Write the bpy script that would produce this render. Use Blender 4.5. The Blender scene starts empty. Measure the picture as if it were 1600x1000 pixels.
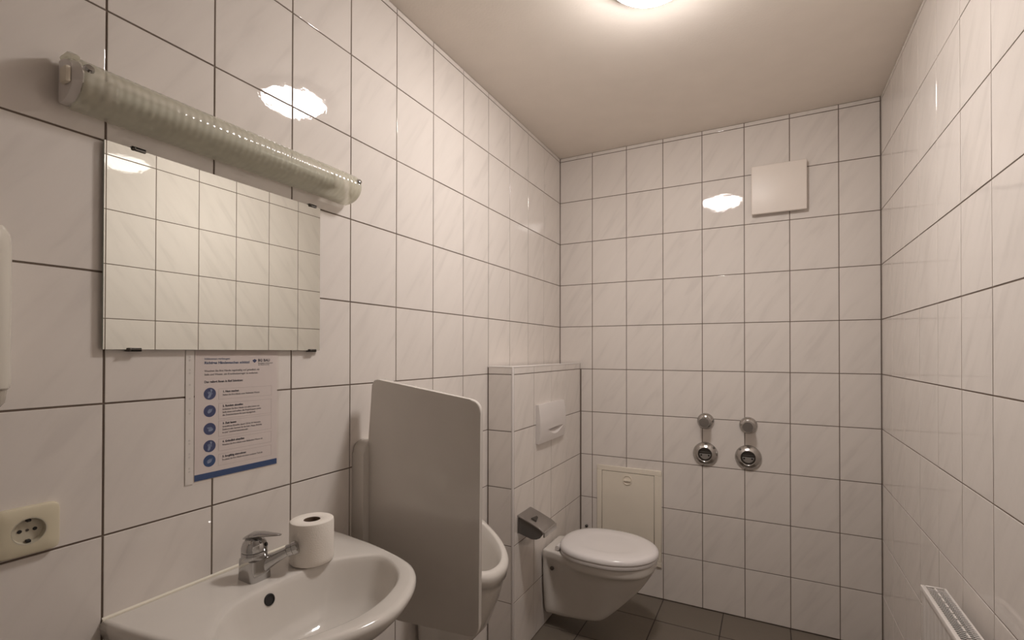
import bpy, bmesh, math, random
from mathutils import Vector, Matrix
random.seed(7)
PI = math.pi
scn = bpy.context.scene
COL = scn.collection

# ------------------------------------------------------------------ camera, world, exposure
TH = 0.2471            # tile pitch, vertical
TW = 0.2               # tile pitch, horizontal
TOP = 10 * TH          # height of the uppermost full joint
CEIL = 2.4925
W = 1.5622             # room width (left wall x=0, right wall x=W, far wall y=0)
FRONT = -3.35

F, YAW, PITCH, ROLL, UX, UY = 753.7571, -0.4766, 0.0074, 0.0013, 811.066, 544.543
cam = bpy.data.cameras.new('camera')
cam_ob = bpy.data.objects.new('camera', cam)
COL.objects.link(cam_ob)
fw = Vector((math.sin(YAW) * math.cos(PITCH), math.cos(YAW) * math.cos(PITCH), math.sin(PITCH)))
rt = Vector((math.cos(YAW), -math.sin(YAW), 0))
up = rt.cross(fw)
c_, s_ = math.cos(ROLL), math.sin(ROLL)
rt, up = rt * c_ + up * s_, up * c_ - rt * s_
cam_ob.matrix_world = Matrix(((rt.x, up.x, -fw.x, 1.1077), (rt.y, up.y, -fw.y, -2.6788),
                              (rt.z, up.z, -fw.z, TOP - 1.1376), (0, 0, 0, 1)))
cam.sensor_fit = 'HORIZONTAL'
cam.sensor_width = 36
cam.lens = F / 1600 * 36
cam.shift_x = (800 - UX) / 1600
cam.shift_y = (UY - 500) / 1600
cam.clip_start = 0.02
scn.camera = cam_ob

world = bpy.data.worlds.new('world')
scn.world = world
world.use_nodes = True
world.node_tree.nodes['Background'].inputs[0].default_value = (0.02, 0.019, 0.018, 1)
world.node_tree.nodes['Background'].inputs[1].default_value = 0.3

LAMP_XY = (0.800, -1.213)
LAMP_STRENGTH = 92.0
LAMP_COLOR = (1.0, 0.945, 0.91)

vs = scn.view_settings
vs.view_transform = 'Standard'
vs.look = 'None'
vs.exposure = 0.0
vs.gamma = 1.0
vs.use_curve_mapping = False

# ------------------------------------------------------------------ materials
def mat(name, color, rough=0.5, metal=0.0, spec=0.5, coat=0.0, emis=None, bump=None, trans=0.0, ior=1.5, sss=None):
    m = bpy.data.materials.new(name)
    m.use_nodes = True
    nt = m.node_tree
    b = nt.nodes['Principled BSDF']
    b.inputs['Base Color'].default_value = (*color, 1)
    b.inputs['Roughness'].default_value = rough
    b.inputs['Metallic'].default_value = metal
    b.inputs['Specular IOR Level'].default_value = spec
    b.inputs['Coat Weight'].default_value = coat
    b.inputs['Coat Roughness'].default_value = 0.05
    b.inputs['Transmission Weight'].default_value = trans
    b.inputs['IOR'].default_value = ior
    if emis:
        b.inputs['Emission Color'].default_value = (*emis[0], 1)
        b.inputs['Emission Strength'].default_value = emis[1]
    # faint procedural variation of the colour, so nothing is perfectly flat
    tc = nt.nodes.new('ShaderNodeTexCoord')
    nz = nt.nodes.new('ShaderNodeTexNoise')
    nz.inputs['Scale'].default_value = 9
    nz.inputs['Detail'].default_value = 3
    nt.links.new(tc.outputs['Object'], nz.inputs['Vector'])
    mx = nt.nodes.new('ShaderNodeMix')
    mx.data_type = 'RGBA'
    mx.inputs[6].default_value = (*[c * 0.95 for c in color], 1)
    mx.inputs[7].default_value = (*[min(1, c * 1.03) for c in color], 1)
    nt.links.new(nz.outputs['Fac'], mx.inputs[0])
    nt.links.new(mx.outputs[2], b.inputs['Base Color'])
    if bump:
        n2 = nt.nodes.new('ShaderNodeTexNoise')
        n2.inputs['Scale'].default_value = bump[0]
        n2.inputs['Detail'].default_value = 4
        nt.links.new(tc.outputs['Object'], n2.inputs['Vector'])
        bp = nt.nodes.new('ShaderNodeBump')
        bp.inputs['Strength'].default_value = 1.0
        bp.inputs['Distance'].default_value = bump[1]
        nt.links.new(n2.outputs['Fac'], bp.inputs['Height'])
        nt.links.new(bp.outputs['Normal'], b.inputs['Normal'])
    return m

def tile_material(name, base, vein, wav=0.00020):
    """glazed white tile with faint diagonal grey marbling; each tile takes its own patch of it"""
    m = bpy.data.materials.new(name)
    m.use_nodes = True
    nt = m.node_tree
    N, L = nt.nodes, nt.links
    b = N['Principled BSDF']
    b.inputs['Roughness'].default_value = 0.015
    b.inputs['IOR'].default_value = 1.52
    tc = N.new('ShaderNodeTexCoord')
    oi = N.new('ShaderNodeObjectInfo')
    off = N.new('ShaderNodeVectorMath'); off.operation = 'SCALE'
    off.inputs[0].default_value = (13.0, 7.0, 29.0)
    L.new(oi.outputs['Random'], off.inputs['Scale'])
    add = N.new('ShaderNodeVectorMath'); add.operation = 'ADD'
    L.new(tc.outputs['Object'], add.inputs[0]); L.new(off.outputs[0], add.inputs[1])
    mp = N.new('ShaderNodeMapping'); mp.vector_type = 'TEXTURE'
    mp.inputs['Rotation'].default_value = (0, 0, math.radians(56))
    mp.inputs['Scale'].default_value = (0.42, 0.07, 1)
    L.new(add.outputs[0], mp.inputs['Vector'])
    n1 = N.new('ShaderNodeTexNoise'); n1.inputs['Scale'].default_value = 1.6
    n1.inputs['Detail'].default_value = 5; n1.inputs['Distortion'].default_value = 0.5
    L.new(mp.outputs[0], n1.inputs['Vector'])
    cr = N.new('ShaderNodeValToRGB')
    cr.color_ramp.elements[0].position = 0.40; cr.color_ramp.elements[0].color = (*base, 1)
    cr.color_ramp.elements[1].position = 0.70; cr.color_ramp.elements[1].color = (*vein, 1)
    e = cr.color_ramp.elements.new(0.56); e.color = (*[a * 0.72 + c * 0.28 for a, c in zip(base, vein)], 1)
    L.new(n1.outputs['Fac'], cr.inputs[0])
    L.new(cr.outputs[0], b.inputs['Base Color'])
    n2 = N.new('ShaderNodeTexNoise'); n2.inputs['Scale'].default_value = 52
    n2.inputs['Detail'].default_value = 3
    L.new(add.outputs[0], n2.inputs['Vector'])
    bp = N.new('ShaderNodeBump'); bp.inputs['Strength'].default_value = 1
    bp.inputs['Distance'].default_value = wav
    L.new(n2.outputs['Fac'], bp.inputs['Height']); L.new(bp.outputs[0], b.inputs['Normal'])
    return m

M = {}
M['tile'] = tile_material('glazed_tile', (0.79, 0.73, 0.68), (0.725, 0.668, 0.622))
M['grout'] = mat('grout', (0.19, 0.145, 0.115), 0.9, bump=(200, 0.0004))
M['floor_tile'] = mat('floor_tile', (0.175, 0.145, 0.115), 0.42, bump=(60, 0.0003))
M['floor_grout'] = mat('floor_grout', (0.07, 0.058, 0.05), 0.9)
M['ceiling'] = mat('ceiling_paint', (0.92, 0.84, 0.755), 0.85, bump=(120, 0.0004))
M['plain_wall'] = mat('plain_wall', (0.70, 0.66, 0.62), 0.6)
M['ceramic'] = mat('ceramic', (0.70, 0.655, 0.605), 0.10, coat=0.3)
M['seat'] = mat('seat_plastic', (0.80, 0.755, 0.735), 0.16)
M['white_plastic'] = mat('white_plastic', (0.76, 0.71, 0.68), 0.3)
M['cream_plastic'] = mat('cream_plastic', (0.78, 0.70, 0.58), 0.35)
M['vent_plastic'] = mat('vent_plastic', (0.86, 0.78, 0.71), 0.4)
M['panel_paint'] = mat('panel_paint', (0.84, 0.765, 0.65), 0.45)
M['socket'] = mat('socket_plastic', (0.70, 0.63, 0.47), 0.22)
M['socket_in'] = mat('socket_inner', (0.58, 0.53, 0.42), 0.3)
M['black'] = mat('black_hole', (0.015, 0.013, 0.012), 0.6)
M['chrome'] = mat('chrome', (0.50, 0.495, 0.49), 0.08, metal=1.0)
M['fit'] = mat('worn_chrome', (0.52, 0.50, 0.48), 0.2, metal=1.0, bump=(70, 0.0012))
M['side'] = mat('grey_side', (0.15, 0.14, 0.13), 0.35, metal=0.3)
M['satin'] = mat('satin_metal', (0.42, 0.40, 0.385), 0.3, metal=1.0)
M['dark_metal'] = mat('dark_metal', (0.13, 0.12, 0.11), 0.4, metal=1.0)
M['brushed'] = mat('brushed_metal', (0.52, 0.50, 0.48), 0.38, metal=0.9)
M['mirror'] = mat('mirror_glass', (0.82, 0.835, 0.785), 0.0, metal=1.0)
M['mirror_edge'] = mat('mirror_edge', (0.35, 0.38, 0.34), 0.25)
M['paper'] = mat('tissue_paper', (0.86, 0.80, 0.73), 0.95, spec=0.1, bump=(300, 0.0006))
M['page'] = mat('printed_page', (0.74, 0.665, 0.64), 0.8, spec=0.2)
M['core'] = mat('cardboard', (0.16, 0.11, 0.075), 0.9)
M['blue'] = mat('print_blue', (0.035, 0.075, 0.20), 0.7)
M['navy'] = mat('print_navy', (0.055, 0.07, 0.17), 0.7)
M['ink'] = mat('print_ink', (0.09, 0.085, 0.10), 0.7)
M['inkblue'] = mat('print_ink_blue', (0.10, 0.13, 0.22), 0.7)
M['lightblue'] = mat('print_light_blue', (0.24, 0.29, 0.42), 0.7)
M['rule'] = mat('print_rule', (0.52, 0.46, 0.45), 0.8)
M['gap'] = mat('gap_shadow', (0.10, 0.085, 0.065), 0.8)
M['punch'] = mat('punch_shadow', (0.66, 0.61, 0.57), 0.6)
M['radiator'] = mat('radiator_enamel', (0.80, 0.75, 0.71), 0.28)
M['silicone'] = mat('silicone', (0.80, 0.74, 0.62), 0.4)
M['dispenser'] = mat('dispenser_plastic', (0.70, 0.65, 0.57), 0.2)
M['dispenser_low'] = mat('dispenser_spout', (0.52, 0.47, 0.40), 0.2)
M['tube'] = mat('tube_glass', (0.72, 0.72, 0.68), 0.25)
M['lamp_base'] = mat('lamp_base', (0.75, 0.72, 0.68), 0.5)
M['opal'] = mat('opal_glass_lit', (0.9, 0.88, 0.84), 0.3, emis=(LAMP_COLOR, LAMP_STRENGTH))

def clear_plastic(name, tint, haze, hazecol, gloss_rough=0.08, ior=1.45):
    m = bpy.data.materials.new(name)
    m.use_nodes = True
    nt = m.node_tree
    N, L = nt.nodes, nt.links
    out = N['Material Output']
    N.remove(N['Principled BSDF'])
    tr = N.new('ShaderNodeBsdfTransparent'); tr.inputs[0].default_value = (*tint, 1)
    df = N.new('ShaderNodeBsdfTranslucent'); df.inputs[0].default_value = (*hazecol, 1)
    d2 = N.new('ShaderNodeBsdfDiffuse'); d2.inputs[0].default_value = (*hazecol, 1)
    hz = N.new('ShaderNodeMixShader'); hz.inputs[0].default_value = 0.55
    L.new(df.outputs[0], hz.inputs[1]); L.new(d2.outputs[0], hz.inputs[2])
    mx = N.new('ShaderNodeMixShader')
    tc = N.new('ShaderNodeTexCoord'); nz = N.new('ShaderNodeTexNoise')
    nz.inputs['Scale'].default_value = 22
    L.new(tc.outputs['Object'], nz.inputs['Vector'])
    mr = N.new('ShaderNodeMapRange')
    mr.inputs[3].default_value = haze * 0.75; mr.inputs[4].default_value = min(1, haze * 1.25)
    L.new(nz.outputs['Fac'], mr.inputs[0]); L.new(mr.outputs[0], mx.inputs[0])
    L.new(tr.outputs[0], mx.inputs[1]); L.new(hz.outputs[0], mx.inputs[2])
    gl = N.new('ShaderNodeBsdfGlossy'); gl.inputs['Roughness'].default_value = gloss_rough
    fr = N.new('ShaderNodeFresnel'); fr.inputs[0].default_value = ior
    m2 = N.new('ShaderNodeMixShader')
    ge = N.new('ShaderNodeNewGeometry')
    sb = N.new('ShaderNodeMath'); sb.operation = 'SUBTRACT'; sb.use_clamp = True
    L.new(fr.outputs[0], sb.inputs[0]); L.new(ge.outputs['Backfacing'], sb.inputs[1])   # outer faces only reflect
    L.new(sb.outputs[0], m2.inputs[0]); L.new(mx.outputs[0], m2.inputs[1]); L.new(gl.outputs[0], m2.inputs[2])
    L.new(m2.outputs[0], out.inputs[0])
    return m
M['prism'] = clear_plastic('prismatic_plastic', (0.95, 0.95, 0.90), 0.60, (0.74, 0.715, 0.61), 0.06)
M['sleeve'] = clear_plastic('sleeve_film', (1.0, 0.995, 0.99), 0.02, (0.70, 0.65, 0.62), 0.12, 1.15)
M['sleeve_strip'] = mat('sleeve_strip_film', (0.76, 0.705, 0.655), 0.3)

# ------------------------------------------------------------------ helpers
def link(name, bm, m, parent=None, smooth=False, sub=0, loc=None, recalc=True):
    if recalc:
        bmesh.ops.recalc_face_normals(bm, faces=bm.faces[:])
    me = bpy.data.meshes.new(name)
    bm.to_mesh(me)
    bm.free()
    for mm in (m if isinstance(m, (list, tuple)) else [m]):
        me.materials.append(mm)
    o = bpy.data.objects.new(name, me)
    COL.objects.link(o)
    if parent:
        o.parent = parent
    if loc:
        o.location = loc
    if smooth:
        for p in me.polygons:
            p.use_smooth = True
        if smooth != 'all':
            me.set_sharp_from_angle(angle=math.radians(40))
    if sub:
        md = o.modifiers.new('sub', 'SUBSURF'); md.levels = sub; md.render_levels = sub
    return o

def thing(name, label, cat, loc=(0, 0, 0), group=None):
    o = bpy.data.objects.new(name, None)
    o.empty_display_size = 0.05
    COL.objects.link(o)
    o.location = loc
    o['label'] = label; o['category'] = cat
    if group: o['group'] = group
    return o

def tag(o, label, cat, group=None):
    o['label'] = label; o['category'] = cat
    if group: o['group'] = group
    return o

def struct(o):
    o['kind'] = 'structure'
    return o

def box(bm, x0, x1, y0, y1, z0, z1, bev=0.0, seg=2):
    vs_ = [bm.verts.new(p) for p in ((x0, y0, z0), (x1, y0, z0), (x1, y1, z0), (x0, y1, z0),
                                      (x0, y0, z1), (x1, y0, z1), (x1, y1, z1), (x0, y1, z1))]
    fs = [(0, 3, 2, 1), (4, 5, 6, 7), (0, 1, 5, 4), (1, 2, 6, 5), (2, 3, 7, 6), (3, 0, 4, 7)]
    faces = [bm.faces.new([vs_[i] for i in f]) for f in fs]
    if bev:
        es = list({e for f in faces for e in f.edges})
        bmesh.ops.bevel(bm, geom=es, offset=bev, segments=seg, profile=0.5, affect='EDGES')
    return bm

def boxo(name, m, parent, b, bev=0.002, seg=2, smooth=True):
    bm = bmesh.new()
    box(bm, *b, bev=bev, seg=seg)
    return link(name, bm, m, parent, smooth=smooth)

def frame_of(axis):
    a = Vector(axis).normalized()
    h = Vector((0, 0, 1)) if abs(a.z) < 0.9 else Vector((1, 0, 0))
    u = h.cross(a).normalized()
    return a, u, a.cross(u)

def lathe(bm, prof, origin, axis, n=32, cap0=True, cap1=True):
    """prof: (radius, distance along the axis)"""
    a, u, v = frame_of(axis)
    o = Vector(origin)
    rings = []
    for r, d in prof:
        if r < 1e-6:
            rings.append([bm.verts.new(o + a * d)])
        else:
            rings.append([bm.verts.new(o + a * d + (u * math.cos(2 * PI * k / n) + v * math.sin(2 * PI * k / n)) * r) for k in range(n)])
    skin(bm, rings, cap0, cap1)
    return bm

def skin(bm, rings, cap0=True, cap1=True, closed=True):
    for A, B in zip(rings, rings[1:]):
        n = max(len(A), len(B))
        rng = range(n if closed else n - 1)
        for k in rng:
            k2 = (k + 1) % n
            if len(A) == 1 and len(B) == 1: continue
            if len(A) == 1: bm.faces.new((A[0], B[k], B[k2]))
            elif len(B) == 1: bm.faces.new((A[k], B[0], A[k2]))
            else: bm.faces.new((A[k], B[k], B[k2], A[k2]))
    if cap0 and len(rings[0]) > 2: bm.faces.new(rings[0][::-1])
    if cap1 and len(rings[-1]) > 2: bm.faces.new(rings[-1])

def tube(bm, pts, radii, n=12, squash=None):
    pts = [Vector(p) for p in pts]
    if not isinstance(radii, (list, tuple)): radii = [radii] * len(pts)
    rings = []
    for i, p in enumerate(pts):
        d = (pts[min(i + 1, len(pts) - 1)] - pts[max(i - 1, 0)]).normalized()
        a, u, v = frame_of(d)
        sq = squash or (1, 1)
        rings.append([bm.verts.new(p + u * math.cos(2 * PI * k / n) * radii[i] * sq[0] + v * math.sin(2 * PI * k / n) * radii[i] * sq[1]) for k in range(n)])
    skin(bm, rings)
    return bm

def prism(bm, poly, lo, hi, axis='y', bev=0.0, seg=2):
    """extrude a polygon given in the two other axes"""
    def P(a, b, t):
        return {'y': (a, t, b), 'x': (t, a, b), 'z': (a, b, t)}[axis]
    A = [bm.verts.new(P(a, b, lo)) for a, b in poly]
    B = [bm.verts.new(P(a, b, hi)) for a, b in poly]
    n = len(poly)
    fs = [bm.faces.new(A[::-1]), bm.faces.new(B)]
    caps = [e for f in fs for e in f.edges]
    for k in range(n):
        bm.faces.new((A[k], A[(k + 1) % n], B[(k + 1) % n], B[k]))
    if bev:
        bmesh.ops.bevel(bm, geom=caps, offset=bev, segments=seg, profile=0.5, affect='EDGES')
    return bm

def rounded(poly, r, n=5):
    """round the corners of a 2D polygon; r is one radius or a list"""
    out = []
    N_ = len(poly)
    for i in range(N_):
        p0, p, p1 = Vector(poly[i - 1]), Vector(poly[i]), Vector(poly[(i + 1) % N_])
        rr = r[i] if isinstance(r, (list, tuple)) else r
        if rr <= 0:
            out.append(tuple(p)); continue
        a, b = (p0 - p).normalized(), (p1 - p).normalized()
        for k in range(n + 1):
            t = k / n
            q = (p + a * rr) * (1 - t) ** 2 + p * 2 * t * (1 - t) + (p + b * rr) * t ** 2
            out.append(tuple(q))
    return out

# ------------------------------------------------------------------ tiles
JOINT = 0.0036
PROUD = 0.0018
_tile_mesh = {}
def tile_mesh(w, h, m, joint=JOINT, depth=PROUD, bev=0.0011):
    key = (round(w, 4), round(h, 4), m.name)
    if key in _tile_mesh: return _tile_mesh[key]
    bm = bmesh.new()
    a, b = (w - joint) / 2, (h - joint) / 2
    rings = []
    for ins, z in ((0, -depth), (0, -bev * 0.6), (bev * 0.35, -bev * 0.15), (bev, 0)):
        rings.append([bm.verts.new((sx * (a - ins), sy * (b - ins), z)) for sx, sy in ((-1, -1), (1, -1), (1, 1), (-1, 1))])
    skin(bm, rings, True, True)
    bmesh.ops.recalc_face_normals(bm, faces=bm.faces[:])
    me = bpy.data.meshes.new('tile')
    bm.to_mesh(me); bm.free()
    me.materials.append(m)
    _tile_mesh[key] = me
    return me

def lay_tiles(parent, origin, X, Y, us, vs, m=None, holes=(), tilt=0.0011, name='tile', joint=JOINT, skip=None):
    """tiles between consecutive joints us x vs on the plane through origin spanned by X, Y"""
    m = m or M['tile']
    X, Y = Vector(X), Vector(Y); Z = X.cross(Y); O = Vector(origin)
    n = 0
    for u0, u1 in zip(us, us[1:]):
        for v0, v1 in zip(vs, vs[1:]):
            if skip and skip(u0, u1, v0, v1): continue
            w, h = u1 - u0, v1 - v0
            if w < 0.006 or h < 0.006: continue
            o = bpy.data.objects.new(name, tile_mesh(w, h, m, joint))
            c = O + X * (u0 + u1) / 2 + Y * (v0 + v1) / 2 + Z * random.uniform(-0.00025, 0.0002)
            R = Matrix(((X.x, Y.x, Z.x), (X.y, Y.y, Z.y), (X.z, Y.z, Z.z))).to_4x4()
            T = Matrix.Rotation(random.gauss(0, tilt), 4, 'X') @ Matrix.Rotation(random.gauss(0, tilt), 4, 'Y')
            o.matrix_world = Matrix.Translation(c) @ R @ T
            COL.objects.link(o)
            o.parent = parent
            n += 1
    return n

rows = [TOP - TH * r for r in range(10, -1, -1)]       # joints from the floor up
rows[0] = 0.002
rows_full = rows + [CEIL]
D = 0.12
# left wall
bm = bmesh.new(); box(bm, -D, -PROUD, FRONT, 0.0, 0, CEIL)
wall_left = struct(link('wall_left', bm, M['grout']))
jl = [-0.2315 - (10 - e) * TW for e in range(-5, 11)]
def behind_box(u0, u1, v0, v1): return u0 > -0.84 + 0.05 and v1 < 1.24
lay_tiles(wall_left, (0, 0, 0), (0, 1, 0), (0, 0, 1), [FRONT + 0.002] + jl + [0.0], rows_full, skip=behind_box)
# far wall
bm = bmesh.new(); box(bm, -D, W + D, PROUD, D, 0, CEIL)
wall_back = struct(link('wall_back', bm, M['grout']))
jb = [0.0015] + [0.202 + TW * k for k in range(7)] + [W - 0.0015]
def beside_box(u0, u1, v0, v1): return u1 < 0.21 and v1 < 1.24      # cut tiles there, next line
lay_tiles(wall_back, (0, 0, 0), (1, 0, 0), (0, 0, 1), jb, rows_full, skip=beside_box)
lay_tiles(wall_back, (0, 0, 0), (1, 0, 0), (0, 0, 1), [0.1335, 0.202], rows[:6])
# right wall
bm = bmesh.new(); box(bm, W + PROUD, W + D, FRONT, 0.0, 0, CEIL)
wall_right = struct(link('wall_right', bm, M['grout']))
jr = [0.0] + [0.2063 + TW * k for k in range(15)] + [-FRONT - 0.002]
lay_tiles(wall_right, (W, 0, 0), (0, -1, 0), (0, 0, 1), jr, rows_full)
# wall behind the camera, plain
bm = bmesh.new(); box(bm, -D, W + D, FRONT - D, FRONT, 0, CEIL)
struct(link('wall_front', bm, M['plain_wall']))
# ceiling
bm = bmesh.new(); box(bm, -D, W + D, FRONT - D, D, CEIL, CEIL + 0.1)
struct(link('ceiling', bm, M['ceiling']))
# floor
bm = bmesh.new(); box(bm, -D, W + D, FRONT - D, D, -0.1, -PROUD)
floor = struct(link('floor', bm, M['floor_grout']))
fx = [0.0, 0.0055 + 0.0] + [0.3045 + 0.2985 * k for k in range(5)] + [W]
fx = [0.0] + [0.0060 + 0.2985 * k for k in range(1, 6)] + [W]
fy = [FRONT] + [-0.2235 - 0.295 * k for k in range(10, -1, -1)] + [0.0]
lay_tiles(floor, (0, 0, 0), (1, 0, 0), (0, 1, 0), fx, fy, m=M['floor_tile'], tilt=0.0008, joint=0.005)

# ------------------------------------------------------------------ boxed-in cistern, part of the setting
BX, BY, BZ = 0.13, -0.840, 1.271
bm = bmesh.new(); box(bm, 0.0005, BX - PROUD, BY + PROUD, -0.0005, 0, BZ - PROUD)
cistern = struct(link('wall_cistern_boxing', bm, M['grout']))
rb = rows[:6] + [BZ - 0.004]
lay_tiles(cistern, (BX, 0, 0), (0, 1, 0), (0, 0, 1), [BY + 0.009, -0.631, -0.429, -0.2285, -0.028, -0.0045], rb)
lay_tiles(cistern, (0, BY, 0), (1, 0, 0), (0, 0, 1), [0.0045, BX - 0.008], rb)
lay_tiles(cistern, (0, 0, BZ), (0, -1, 0), (1, 0, 0), [0.005, 0.2, 0.4, 0.6, -BY - 0.002], [0.0055, BX - 0.008])
boxo('edge_trim', M['white_plastic'], cistern, (BX - 0.009, BX + 0.0008, BY - 0.0008, BY + 0.008, 0.002, BZ), 0.003, 3)
boxo('edge_trim', M['white_plastic'], cistern, (BX - 0.009, BX + 0.0008, BY, -0.006, BZ - 0.007, BZ + 0.0012), 0.003, 3)
boxo('edge_trim', M['white_plastic'], cistern, (0.002, BX - 0.003, BY - 0.0008, BY + 0.008, BZ - 0.007, BZ + 0.0012), 0.003, 3)

# ------------------------------------------------------------------ ceiling lamp
lx, ly = LAMP_XY
lamp = thing('ceiling_lamp', 'round white glass ceiling lamp, switched on, above the middle of the room', 'lamp', (lx, ly, CEIL))
bm = bmesh.new(); lathe(bm, [(0.128, 0.0), (0.132, 0.004), (0.132, 0.026), (0.1275, 0.029)], (0, 0, 0), (0, 0, -1), 48)
link('base', bm, M['lamp_base'], lamp, smooth=True)
bm = bmesh.new()
lathe(bm, [(0.1265, 0.0291)] + [(0.127 * q, 0.030 + 0.050 * (1 - q ** 2.4)) for q in (0.99, 0.95, 0.88, 0.78, 0.65, 0.5, 0.33, 0.16)] + [(0, 0.080)], (0, 0, 0), (0, 0, -1), 48)
link('glass_dome', bm, M['opal'], lamp, smooth='all')

# ------------------------------------------------------------------ mirror
MY0, MY1, MZ0, MZ1 = -2.2375, -1.7506, 1.3375, 1.7285
mir = thing('mirror', 'rectangular frameless mirror on metal clips above the washbasin', 'mirror', (0, (MY0 + MY1) / 2, MZ0))
def loc_(o, par):
    o.location = -Vector(par.location); return o
bm = bmesh.new(); box(bm, 0.0060, 0.0105, MY0, MY1, MZ0, MZ1)
for f in bm.faces: f.material_index = 1
bm.faces.ensure_lookup_table()
for f in bm.faces:
    if f.calc_center_median().x > 0.0104: f.material_index = 0
g = link('glass_pane', bm, [M['mirror'], M['mirror_edge']], mir)
loc_(g, mir)
for y, z, s in ((-2.183, MZ1, 1), (-1.776, MZ1, 1), (-2.188, MZ0, -1), (-1.775, MZ0, -1)):
    bm = bmesh.new()
    za, zb = sorted((z - s * 0.003, z + s * 0.004))
    box(bm, 0.0, 0.0135, y - 0.012, y + 0.012, z + (0.0002 if s > 0 else -0.004), z + (0.004 if s > 0 else -0.0002), 0.0008, 1)
    box(bm, 0.0108, 0.0135, y - 0.012, y + 0.012, za, zb, 0.0008, 1)
    bmesh.ops.create_uvsphere(bm, u_segments=8, v_segments=6, radius=0.0034, matrix=Matrix.Translation((0.013, y - 0.008, z)))
    loc_(link('clip', bm, M['dark_metal'], mir, smooth=True), mir)

# ------------------------------------------------------------------ ribbed wall light over the mirror
LY0, LY1, LZ = -2.303, -1.655, 1.8045
wl = thing('wall_light', 'long ribbed clear plastic tube light, switched off, above the mirror', 'lamp', (0, (LY0 + LY1) / 2, LZ))
hd = 0.043
def dsec(scale, n=18):
    pts = []
    for k in range(n + 1):
        a = -PI / 2 + PI * k / n
        pts.append((0.010 + 0.064 * math.cos(a) ** 0.85 * scale if math.cos(a) > 1e-6 else 0.010, hd * math.sin(a) * scale))
    return pts
bm = bmesh.new()
ribs = 46
rings = []
step = (LY1 - LY0 - 0.016) / ribs
ys = [(LY0 + 0.012, 0.975)]
for k in range(ribs):
    y0 = LY0 + 0.012 + k * step
    for t, s in ((0.12, 0.994), (0.3, 1.003), (0.5, 1.007), (0.7, 1.003), (0.88, 0.994)):
        ys.append((y0 + t * step, s))
yend = LY1 - 0.004
ys += [(yend, 0.95), (LY1 + 0.003, 0.80), (LY1 + 0.006, 0.5)]
for y, s in ys:
    rings.append([bm.verts.new((max(x, 0.002), y, LZ + z)) for x, z in dsec(s)])
skin(bm, rings, False, True, closed=False)
loc_(link('ribbed_cover', bm, M['prism'], wl, smooth='all'), wl)
loc_(boxo('back_plate', M['lamp_base'], wl, (0.0, 0.010, LY0 + 0.004, LY1 - 0.01, LZ - 0.034, LZ + 0.034), 0.003), wl)
bm = bmesh.new(); lathe(bm, [(0.011, 0), (0.013, 0.002), (0.013, 0.50), (0.011, 0.502)], (0.036, LY0 + 0.07, LZ), (0, 1, 0), 16)
loc_(link('lamp_tube', bm, M['tube'], wl, smooth=True), wl)
for y in (LY0 + 0.056, LY1 - 0.082):
    loc_(boxo('tube_holder', M['white_plastic'], wl, (0.008, 0.052, y, y + 0.014, LZ - 0.018, LZ + 0.018), 0.003), wl)
bm = bmesh.new(); box(bm, 0.008, 0.030, LY0 + 0.03, LY0 + 0.052, LZ - 0.025, LZ + 0.012, 0.003)
loc_(link('terminal_block', bm, M['dispenser_low'], wl, smooth=True), wl)
# end cap on the near end with its little switch
bm = bmesh.new()
rings = []
for y, s in ((LY0, 0.80), (LY0 + 0.001, 0.86), (LY0 + 0.0119, 0.90)):
    rings.append([bm.verts.new((max(x * (0.92 if y < LY0 + 0.005 else 1), 0.0005), y, LZ + z)) for x, z in dsec(s)])
skin(bm, rings, True, True)
cap = loc_(link('end_cap', bm, M['white_plastic'], wl, smooth=True), wl)
bm = bmesh.new()
tube(bm, [(0.012, LY0 + 0.005, LZ + 0.041), (0.04, LY0 + 0.004, LZ + 0.040), (0.060, LY0 + 0.006, LZ + 0.030)], [0.005, 0.0055, 0.005], 8)
o = link('cap_lip', bm, M['prism'], wl, smooth=True); loc_(o, wl)
loc_(boxo('switch', M['cream_plastic'], wl, (0.034, 0.058, LY0 - 0.008, LY0 - 0.0001, LZ - 0.014, LZ + 0.014), 0.003), wl)
for y in (LY0 + 0.019, LY1 - 0.012):
    bm = bmesh.new()
    px = 0.0665
    lathe(bm, [(0.0078, 0), (0.0080, 0.005), (0.006, 0.009), (0, 0.0105)], (px, y, LZ + 0.013), (0.92, 0, 0.40), 14)
    loc_(link('screw', bm, M['chrome'], wl, smooth=True), wl)

# ------------------------------------------------------------------ soap dispenser at the left edge
sd = thing('soap_dispenser', 'white rounded plastic dispenser on the wall left of the mirror', 'dispenser', (0, -2.44, 1.235))
bm = bmesh.new()
def disp(z, sx, sy):
    base = rounded([(0.0, -0.068), (0.102, -0.060), (0.102, 0.060), (0.0, 0.068)], [0, 0.035, 0.035, 0], 6)
    return [bm.verts.new((x * sx, y * sy, z)) for x, y in base]
skin(bm, [disp(0.040, 0.93, 0.97), disp(0.043, 0.985, 0.99), disp(0.05, 1, 1), disp(0.255, 1, 1), disp(0.275, 0.985, 0.98), disp(0.287, 0.93, 0.92), disp(0.294, 0.82, 0.80), disp(0.297, 0.6, 0.6)])
link('cover', bm, M['dispenser'], sd, smooth=True)
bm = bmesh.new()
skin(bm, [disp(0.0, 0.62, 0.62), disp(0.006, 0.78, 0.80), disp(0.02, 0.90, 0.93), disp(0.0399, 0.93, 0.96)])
link('lower_housing', bm, M['dispenser_low'], sd, smooth=True)

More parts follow.
